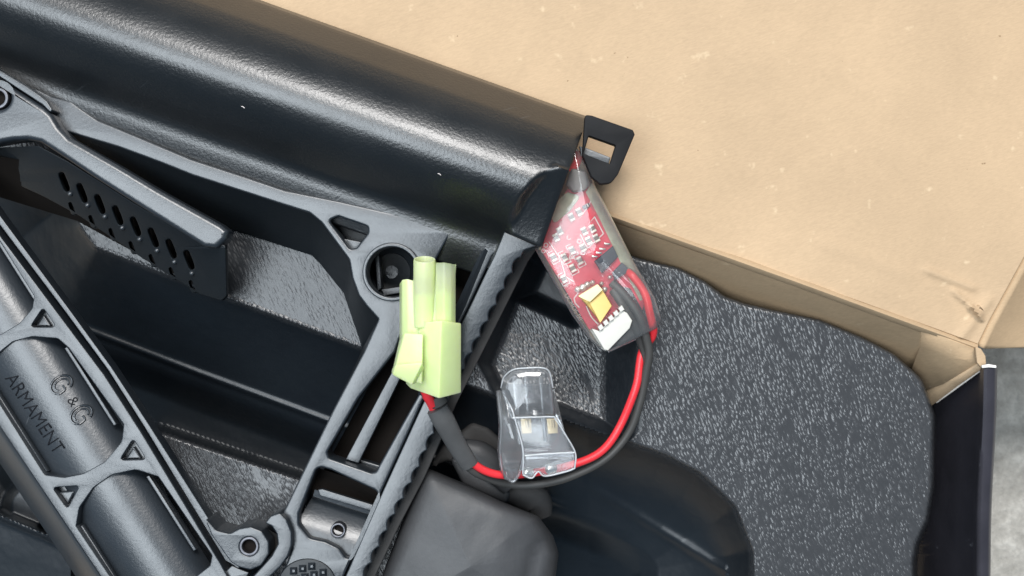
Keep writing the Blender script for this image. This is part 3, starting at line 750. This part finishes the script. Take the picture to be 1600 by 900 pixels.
# ------------------------------------------------------------------ circuit module in its clear sleeve
cm = thing('circuit_module', P(930, 400, 8), 'red circuit board sealed in a clear sleeve, poking out of the cheek tube end', 'circuit board')
def zb(px, py): return 15.5 - (py - 240) * .012
am = Vector((.46, .888)); bmv = Vector((.888, -.46))
def zz(d): return lambda x, y: zb(x, y) + d
board = plate('board', rnd([(858, 345), (886, 296), (918, 288, 8), (948, 342), (985, 415), (1008, 470), (1000, 500), (950, 538), (925, 522), (846, 392)], 3), zb, 1.4, MT['pcb'], cm, bevel=.6)
plate('board_rim', [(925, 285), (934, 296), (1000, 428), (1012, 466), (1000, 470), (978, 428), (935, 338), (915, 300)], zz(.15), 1.6, MT['pcb_edge'], cm, bevel=.8)
def rect(cx, cy, la, lb):
    c = Vector((cx, cy)); return [tuple(c + am * sa * la / 2 + bmv * sb * lb / 2) for sa, sb in ((-1, -1), (1, -1), (1, 1), (-1, 1))]
def comp(name, pts, h, mat, parent=cm, bevel=.7): return plate(name, pts, zz(h), h + .1, mat, parent, bevel=bevel)
comp('copper_band', [(884, 364), (922, 323), (932, 334), (897, 377)], .25, MT['pcb_band'], bevel=.3)
ic = comp('chip', [(929, 408), (958, 384), (966, 401), (941, 427)], 1.7, MT['chip'], bevel=1.5)
for x, y in ((930, 400), (936.5, 394), (942, 388), (949.5, 380)):
    comp('chip_pin', [tuple(Vector((x, y)) + am * i + bmv * j) for i, j in ((-3.5, -4), (2.5, 4), (4, 2.2), (-1, -5.5))], .9, MT['steel'], ic, .4)
comp('chip', [(957, 426), (972, 410), (981, 418), (978, 427), (961, 438)], 1.5, MT['chip'])
for x, y in ((865, 402), (882, 402), (894, 391), (906, 407), (895, 419), (881, 436), (893, 339), (905, 331), (875, 361), (869, 371), (913, 361), (926, 357), (932, 372), (920, 376), (911, 387)):
    r = comp('resistor', rect(x, y, 12, 8), .9, MT['res'], bevel=.5)
    for sg in (-1, 1):
        v = Vector((x, y)) + am * sg * 4.6; comp('solder_pad', rect(v.x, v.y, 3.6, 8.5), 1.1, MT['pad'], r, .9)
r = comp('resistor', rect(916, 322, 6, 11), 1, MT['chip']); comp('resistor_band', rect(918, 320.5, 5.5, 2), 1.1, MT['silk'], r, .2)
def line(pts, w=1.5, name='print_line'):
    for a, b in zip(pts, pts[1:]):
        a, b = Vector(a), Vector(b); d = (b - a).normalized(); n = Vector((-d.y, d.x)) * w / 2; e = d * w * .4
        plate(name, [tuple(a - e + n), tuple(b + e + n), tuple(b + e - n), tuple(a - e - n)], zz(.12), .13, MT['silk'], board, bevel=.1, res=0)
line([(905, 363), (929, 339), (943, 365), (918, 388), (905, 363)])
line([(886, 366), (920, 322), (925, 308)], 1.2); line([(858, 378), (876, 405), (884, 432), (896, 440)], 1.3)
for x, y in ((865, 402), (881, 436), (894, 391), (906, 407), (895, 419), (882, 402)):
    c_ = rect(x, y, 20, 12); line([lerp(c_[0], c_[3], .7), c_[0], lerp(c_[0], c_[1], .3)], 1.2); line([lerp(c_[1], c_[2], .7), c_[1], lerp(c_[1], c_[0], .3)], 1.2); line([lerp(c_[2], c_[3], .3), c_[2], lerp(c_[2], c_[1], .5)], 1.2)
for x, y in ((905, 377), (911, 395), (889, 371), (849, 392), (853, 383), (893, 401)):
    plate('print_ring', circ(x, y, 3.8, n=12), zz(.12), .13, MT['silk'], board, [circ(x, y, 2.5, n=12)], bevel=.1, res=0)
line([(905, 480), (899, 474), (897, 466), (903, 458)], 1.6)
text('UCMOS 00', 10.5, (881, 461), (.50, .866), zz(.1), MT['silk'], board, 'print_text', depth=.1, lift=.02, xs=.95)
text('R', 11, (879, 446), (.50, .866), zz(.1), MT['silk'], board, 'print_text', depth=.1, lift=.02)
for x, y, r in ((903, 452, 5), (911, 449, 6), (918, 444, 5), (926, 441, 4), (945, 452, 4.5), (940, 443, 3.5), (953, 433, 3)):
    comp('solder_blob', circ(x, y, r, n=10), 1.6, MT['solder'], bevel=min(4, r))
comp('inductor', rnd([(893, 262), (915, 268), (922, 288), (914, 298), (896, 300), (884, 288)], 6), 2.2, MT['grey'], bevel=4)
comp('solder_patch', rnd([(872, 312), (886, 300), (908, 306), (890, 330), (866, 350), (860, 336)], 6), .5, MT['pcb_edge'], bevel=1)
wire('board_lead', [(893, 268, 15), (902, 252, 15.8), (904, 236, 16)], .9, MT['red'], cm)
cap = prism('capacitor', [(904, 463, 16.0), (932, 446, 16.0), (942, 454, 17.5), (916, 473, 17.5)], [(916, 478, 13), (946, 458, 13), (957, 478, 14.4), (938, 504, 14.4)], MT['cap_gold'], cm, bev=.15)
plate('capacitor_top', rnd([(903, 463), (934, 444), (942, 453), (922, 472), (915, 469)], 1.5), 18.4, 2.6, MT['cap_cream'], cap, bevel=1.2)
plate('capacitor_face', rnd([(921, 473), (941.5, 453.5), (956, 478), (938, 505)], 1), 17.2, 3, MT['cap_gold'], cap, bevel=1)
sk = plate('wire_socket', rnd([(924, 513), (936, 517), (971, 484), (980, 489), (988, 501), (984, 513), (950, 548), (944, 546)], 1.5), 16.6, 4.5, MT['white'], cm, bevel=1.4)
for k in range(5):
    x, y = lerp((938, 511), (970, 482), k / 4); plate('socket_tooth', rnd([(x - 4, y), (x + 2, y - 5), (x + 6, y + 2), (x, y + 6)], .6), 17.4, 2.2, MT['white'], sk, bevel=.8)
plate('socket_front', rnd([(921, 514), (931, 519), (948, 549), (940, 545)], 1), 14.6, 2.5, MT['white'], sk, bevel=1)
plate('shrink_backing', rnd([(960, 445), (985, 450), (1012, 500), (1005, 524), (960, 545), (985, 500)], 5), 13, 1.4, MT['rubber_dark'], cm, bevel=.8)
# clear sleeve: thin shell, slightly pillowed
so_ = rnd([(893, 215), (905, 236, 3), (915, 250), (930, 290), (987, 403), (1024, 466, 8), (1034, 500, 8), (1025, 514, 6), (955, 550, 5), (943, 548, 6), (920, 529), (893, 491), (836, 390), (850, 330)], 6, 4)
c = (935, 400); rows = []
for f, z in ((.90, -5.0), (.985, -4.0), (1.0, -1.6), (1.0, 1.6), (.985, 2.9), (.93, 3.6), (.6, 4.2), (.08, 4.4)):
    rows.append([(c[0] + (x - c[0]) * f, c[1] + (y - c[1]) * (f if f > .9 else f), zb(x, y) + z + (.25 * math.sin(x * .13 + y * .09) if .5 < f < .97 else 0)) for x, y in so_])
loft('clear_sleeve', rows, MT['sleeve'], cm, closed=True, angle=80)
wire('sleeve_seam', [(950, 549, 12.3), (985, 533, 12.3), (1025, 513, 12.3)], .28, MT['silk'], cm, n=6)
wire('sleeve_crease', [(916, 478, 15), (924, 495, 15), (935, 507, 15)], .16, MT['silk'], cm, n=6)

# ------------------------------------------------------------------ cable pair
cb = thing('cable_pair', P(900, 700, 6), 'red and black wires curving from the circuit board down to the pale green plug', 'cable')
wire('red_wire', [(980, 424, 13.6), (990, 432, 14.6), (1003, 452, 14.6), (1013, 478, 14.4), (1020, 505, 13.6), (1018, 527, 11.4), (1006, 546, 9.6), (999, 568, 9.4), (992, 610, 9.5), (972, 662, 8), (940, 703, 8), (895, 726, 8), (850, 737, 8), (800, 742, 8), (765, 737, 9), (735, 722, 11), (705, 690, 14), (678, 640, 17), (665, 618, 19)], .92, MT['red'], cb)
wire('black_wire', [(955, 440, 14.0), (978, 462, 14.6), (996, 492, 14.6), (1009, 522, 13.2), (1014, 545, 12.0), (1010, 575, 10.5), (1002, 625, 8), (982, 674, 6), (945, 718, 5), (895, 744, 4.6), (845, 755, 4.6), (800, 757, 5), (762, 748, 7), (735, 732, 10), (705, 690, 13), (690, 640, 17), (684, 615, 19)], .95, MT['black_wire'], cb)
wire('black_wire', [(956, 452, 14.0), (972, 474, 14.6), (986, 500, 14.4), (996, 520, 12.8), (1006, 545, 10.4), (1010, 575, 9.2)], .9, MT['black_wire'], cb)
wire('cable_sleeve', [(683, 638, 18), (697, 664, 16.5), (715, 697, 13.5), (734, 727, 10.8)], 2.1, MT['shrink'], cb, flat=.62, radii=[2.35, 2.5, 2.3, 2.2, 2.05])
wire('cable_tape', [(681, 620, 19), (688, 632, 18.5)], 1.9, MT['rubber_dark'], cb, flat=.7)
wire('red_wire_end', [(664, 610, 20.5), (670, 622, 19.8), (677, 632, 18.8)], 1.05, MT['red'], cb)

# ------------------------------------------------------------------ pale green plug
pg = thing('plug_connector', P(685, 520, 18), 'pale yellow-green two-pin plastic plug resting on the stock, one round and one angular barrel', 'plug')
NY = MT['nylon']
def pz(z, y): return z + (520 - y) * .038
def pts(lst): return [(x, y, pz(z, y)) for x, y, z in lst]
prism('plug_body', pts([(634, 512, 21), (640, 505, 25), (690, 501, 31), (721, 505, 26.5), (700, 503, 19), (650, 505, 17)]),
      pts([(634, 600, 21), (641, 607, 25), (686, 623, 31), (721, 614, 26.5), (700, 605, 19), (650, 598, 17)]), NY, pg, bev=.3)
# round barrel
bm = bmesh.new(); n = 24; ringd = [(0, 17.2, 410), (0, 17.6, 405), (0, 14.6, 404.6), (0, 14.4, 470)]
def ring(r, y0, y1): return
rowsb = []
for r, y in ((17.3, 512), (17.3, 440), (17.2, 407), (16.6, 405), (15.0, 405), (14.6, 407), (14.4, 460)):
    row = []
    for k in range(n):
        a = 2 * math.pi * k / n; dz = r * math.sin(a) * .135
        row.append((663 + (y - 512) * -.002 + r * math.cos(a), y + (dz * 2.3 if y < 410 else 0), pz(25.5, y) + dz))
    rowsb.append(row)
loft('round_barrel', rowsb, NY, pg, closed=True, angle=40); bm.free()
hexa = lambda y, k=1: pts([(696 + k * dx, y + e, 25.5 + k * dz) for dx, dz, e in ((-16, -.9, 1), (-15, 1.6, 0), (-2, 3.0, -1), (9, 2.2, 1), (16, .5, 4), (15, -2, 5), (-8, -2.6, 3))])
prism('angular_barrel', hexa(410), hexa(512), NY, pg, bev=.25, hollow=(.45, 6))
prism('plug_web', pts([(640, 440, 21), (652, 432, 25.2), (690, 430, 26), (690, 440, 20)]), pts([(640, 512, 21), (652, 512, 27), (690, 512, 27.4), (690, 512, 20)]), NY, pg, bev=.2)
prism('side_block', pts([(624, 443, 20), (628, 437, 24), (636, 435, 25), (650, 440, 25), (652, 442, 19)]), pts([(624, 550, 20), (628, 550, 24.5), (638, 550, 26.5), (656, 550, 27.5), (656, 550, 19)]), NY, pg, bev=.25)
prism('latch_lever', pts([(624, 530, 24), (632, 520, 28.5), (661, 522, 30), (662, 530, 26)]), pts([(612, 582, 26), (614, 586, 28.6), (659, 601, 30.6), (662, 590, 27)]), NY, pg, bev=.3)
prism('latch_tip', pts([(613, 574, 27.5), (618, 570, 30.4), (661, 566, 32), (663, 574, 28)]), pts([(611, 582, 27), (613, 586, 29.6), (643, 602, 31.4), (659, 596, 28)]), NY, pg, bev=.3)

# ------------------------------------------------------------------ clear terminal cover
cc = thing('clear_cover', P(840, 670, 6), 'clear plastic terminal cover with two brass contacts, standing over the red wire', 'connector cover')
CL = MT['clear']
# top hood
rows = []
hood = rnd([(782, 608, 4), (786, 592, 8), (800, 578, 8), (822, 574), (850, 574, 8), (860, 582, 6), (864, 604), (868, 649, 2), (802, 652, 2), (790, 625)], 5, 4)
c = (828, 612)
for f, z in ((1.0, 5), (1.0, 12), (.98, 14.5), (.93, 15.8), (.82, 16.3), (.4, 16.5), (.05, 16.5)):
    rows.append([(c[0] + (x - c[0]) * f, c[1] + (y - c[1]) * f, z) for x, y in hood])
loft('hood', rows, CL, cc, closed=True, angle=50)
# inner bars of the hood
for x0, x1 in ((800, 808), (818, 824), (842, 847), (856, 861)):
    prism('hood_rib', [(x0, 588, 15.6), (x1, 588, 15.6), (x1, 588, 11), (x0, 588, 11)], [(x0 + 5, 648, 15.8), (x1 + 3, 648, 15.8), (x1 + 3, 648, 11), (x0 + 5, 648, 11)], CL, cc, bev=.2)
plate('front_panel', rnd([(804, 650, 2), (866, 650, 2), (900, 708, 6), (898, 732, 6), (884, 737), (852, 744, 8), (841, 736, 4), (831, 747, 6), (817, 742), (817, 700)], 4), lambda x, y: 16.4 - (y - 650) * .012, 1.2, CL, cc, bevel=2.5)
plate('front_step', rnd([(820, 712), (897, 706), (898, 716), (820, 720)], 2), 16.4, .9, CL, cc, bevel=2)
loft('side_panel', [[(777, 612, 11), (782, 665, 10), (780, 706, 9), (784, 734, 9)], [(779, 610, 15), (784, 665, 13.5), (783, 706, 13), (790, 748, 12)], [(800, 640, 16), (808, 684, 15.5), (816, 706, 15), (806, 752, 13.5)]], CL, cc, solid=.8, angle=60)
loft('back_panel', [[(790, 600, 6), (864, 600, 6)], [(786, 733, 6), (896, 728, 6)]], CL, cc, solid=.8)
for x in (822, 863):
    ct = plate('contact', rnd([(x - 9, 654), (x + 8, 654), (x + 9, 677), (x - 7, 678)], 1), 13.5, .8, MT['gold'], cc, bevel=.8)
    wire('contact_pin', [(x + 1, 656, 14.1), (x + 2, 668, 14.1)], .35, MT['gold'], ct, n=8)
wire('cover_rib', [(849, 652, 17), (852, 690, 16.6)], .45, CL, cc, radii=[.55, .3], n=8)
wire('cover_rib', [(806, 654, 16), (812, 694, 15.6)], .4, MT['clear'], cc, n=8)
wire('cover_rib', [(786, 610, 15.6), (797, 645, 15.6), (803, 655, 15.6)], .35, CL, cc, n=8)
for x, y in ((826, 738), (862, 732)):
    wire('crimp_barrel', [(x - 9, y - 1, 11), (x - 2, y, 11.2), (x + 6, y, 10.8)], 1.25, MT['steel'], cc, radii=[.8, 1.35, 1.2, .9])
wire('cover_edge', [(816, 690, 16), (817, 716, 16), (812, 738, 15.5), (803, 752, 15), (795, 750, 15)], .3, CL, cc, n=8)
for pth in ([(804, 652, 17), (817, 702, 16.6), (817, 740, 15.5)], [(866, 651, 17), (884, 680, 16.8), (899, 708, 16.4), (898, 732, 16)], [(800, 653, 17), (830, 652, 17.2), (866, 651, 17)],
            [(783, 606, 13), (787, 590, 14.5), (801, 578, 15.5), (822, 575, 16), (849, 575, 16), (859, 583, 15.5), (864, 606, 15)], [(790, 620, 15), (800, 640, 16.2), (804, 653, 16.6)],
            [(778, 612, 12), (783, 665, 11.5), (781, 706, 11), (785, 734, 11), (793, 750, 11.5)], [(820, 712, 16.9), (858, 709, 16.9), (897, 707, 16.6)],
            [(817, 742, 15.5), (831, 747, 15.5), (841, 737, 15.5), (852, 744, 15.5), (884, 737, 15.5), (898, 732, 15.6)]):
    wire('cover_edge', pth, .18, MT['clear_edge'], cc, n=8)
print('tris', sum(len(o.data.polygons) for o in bpy.data.objects if o.type == 'MESH'))
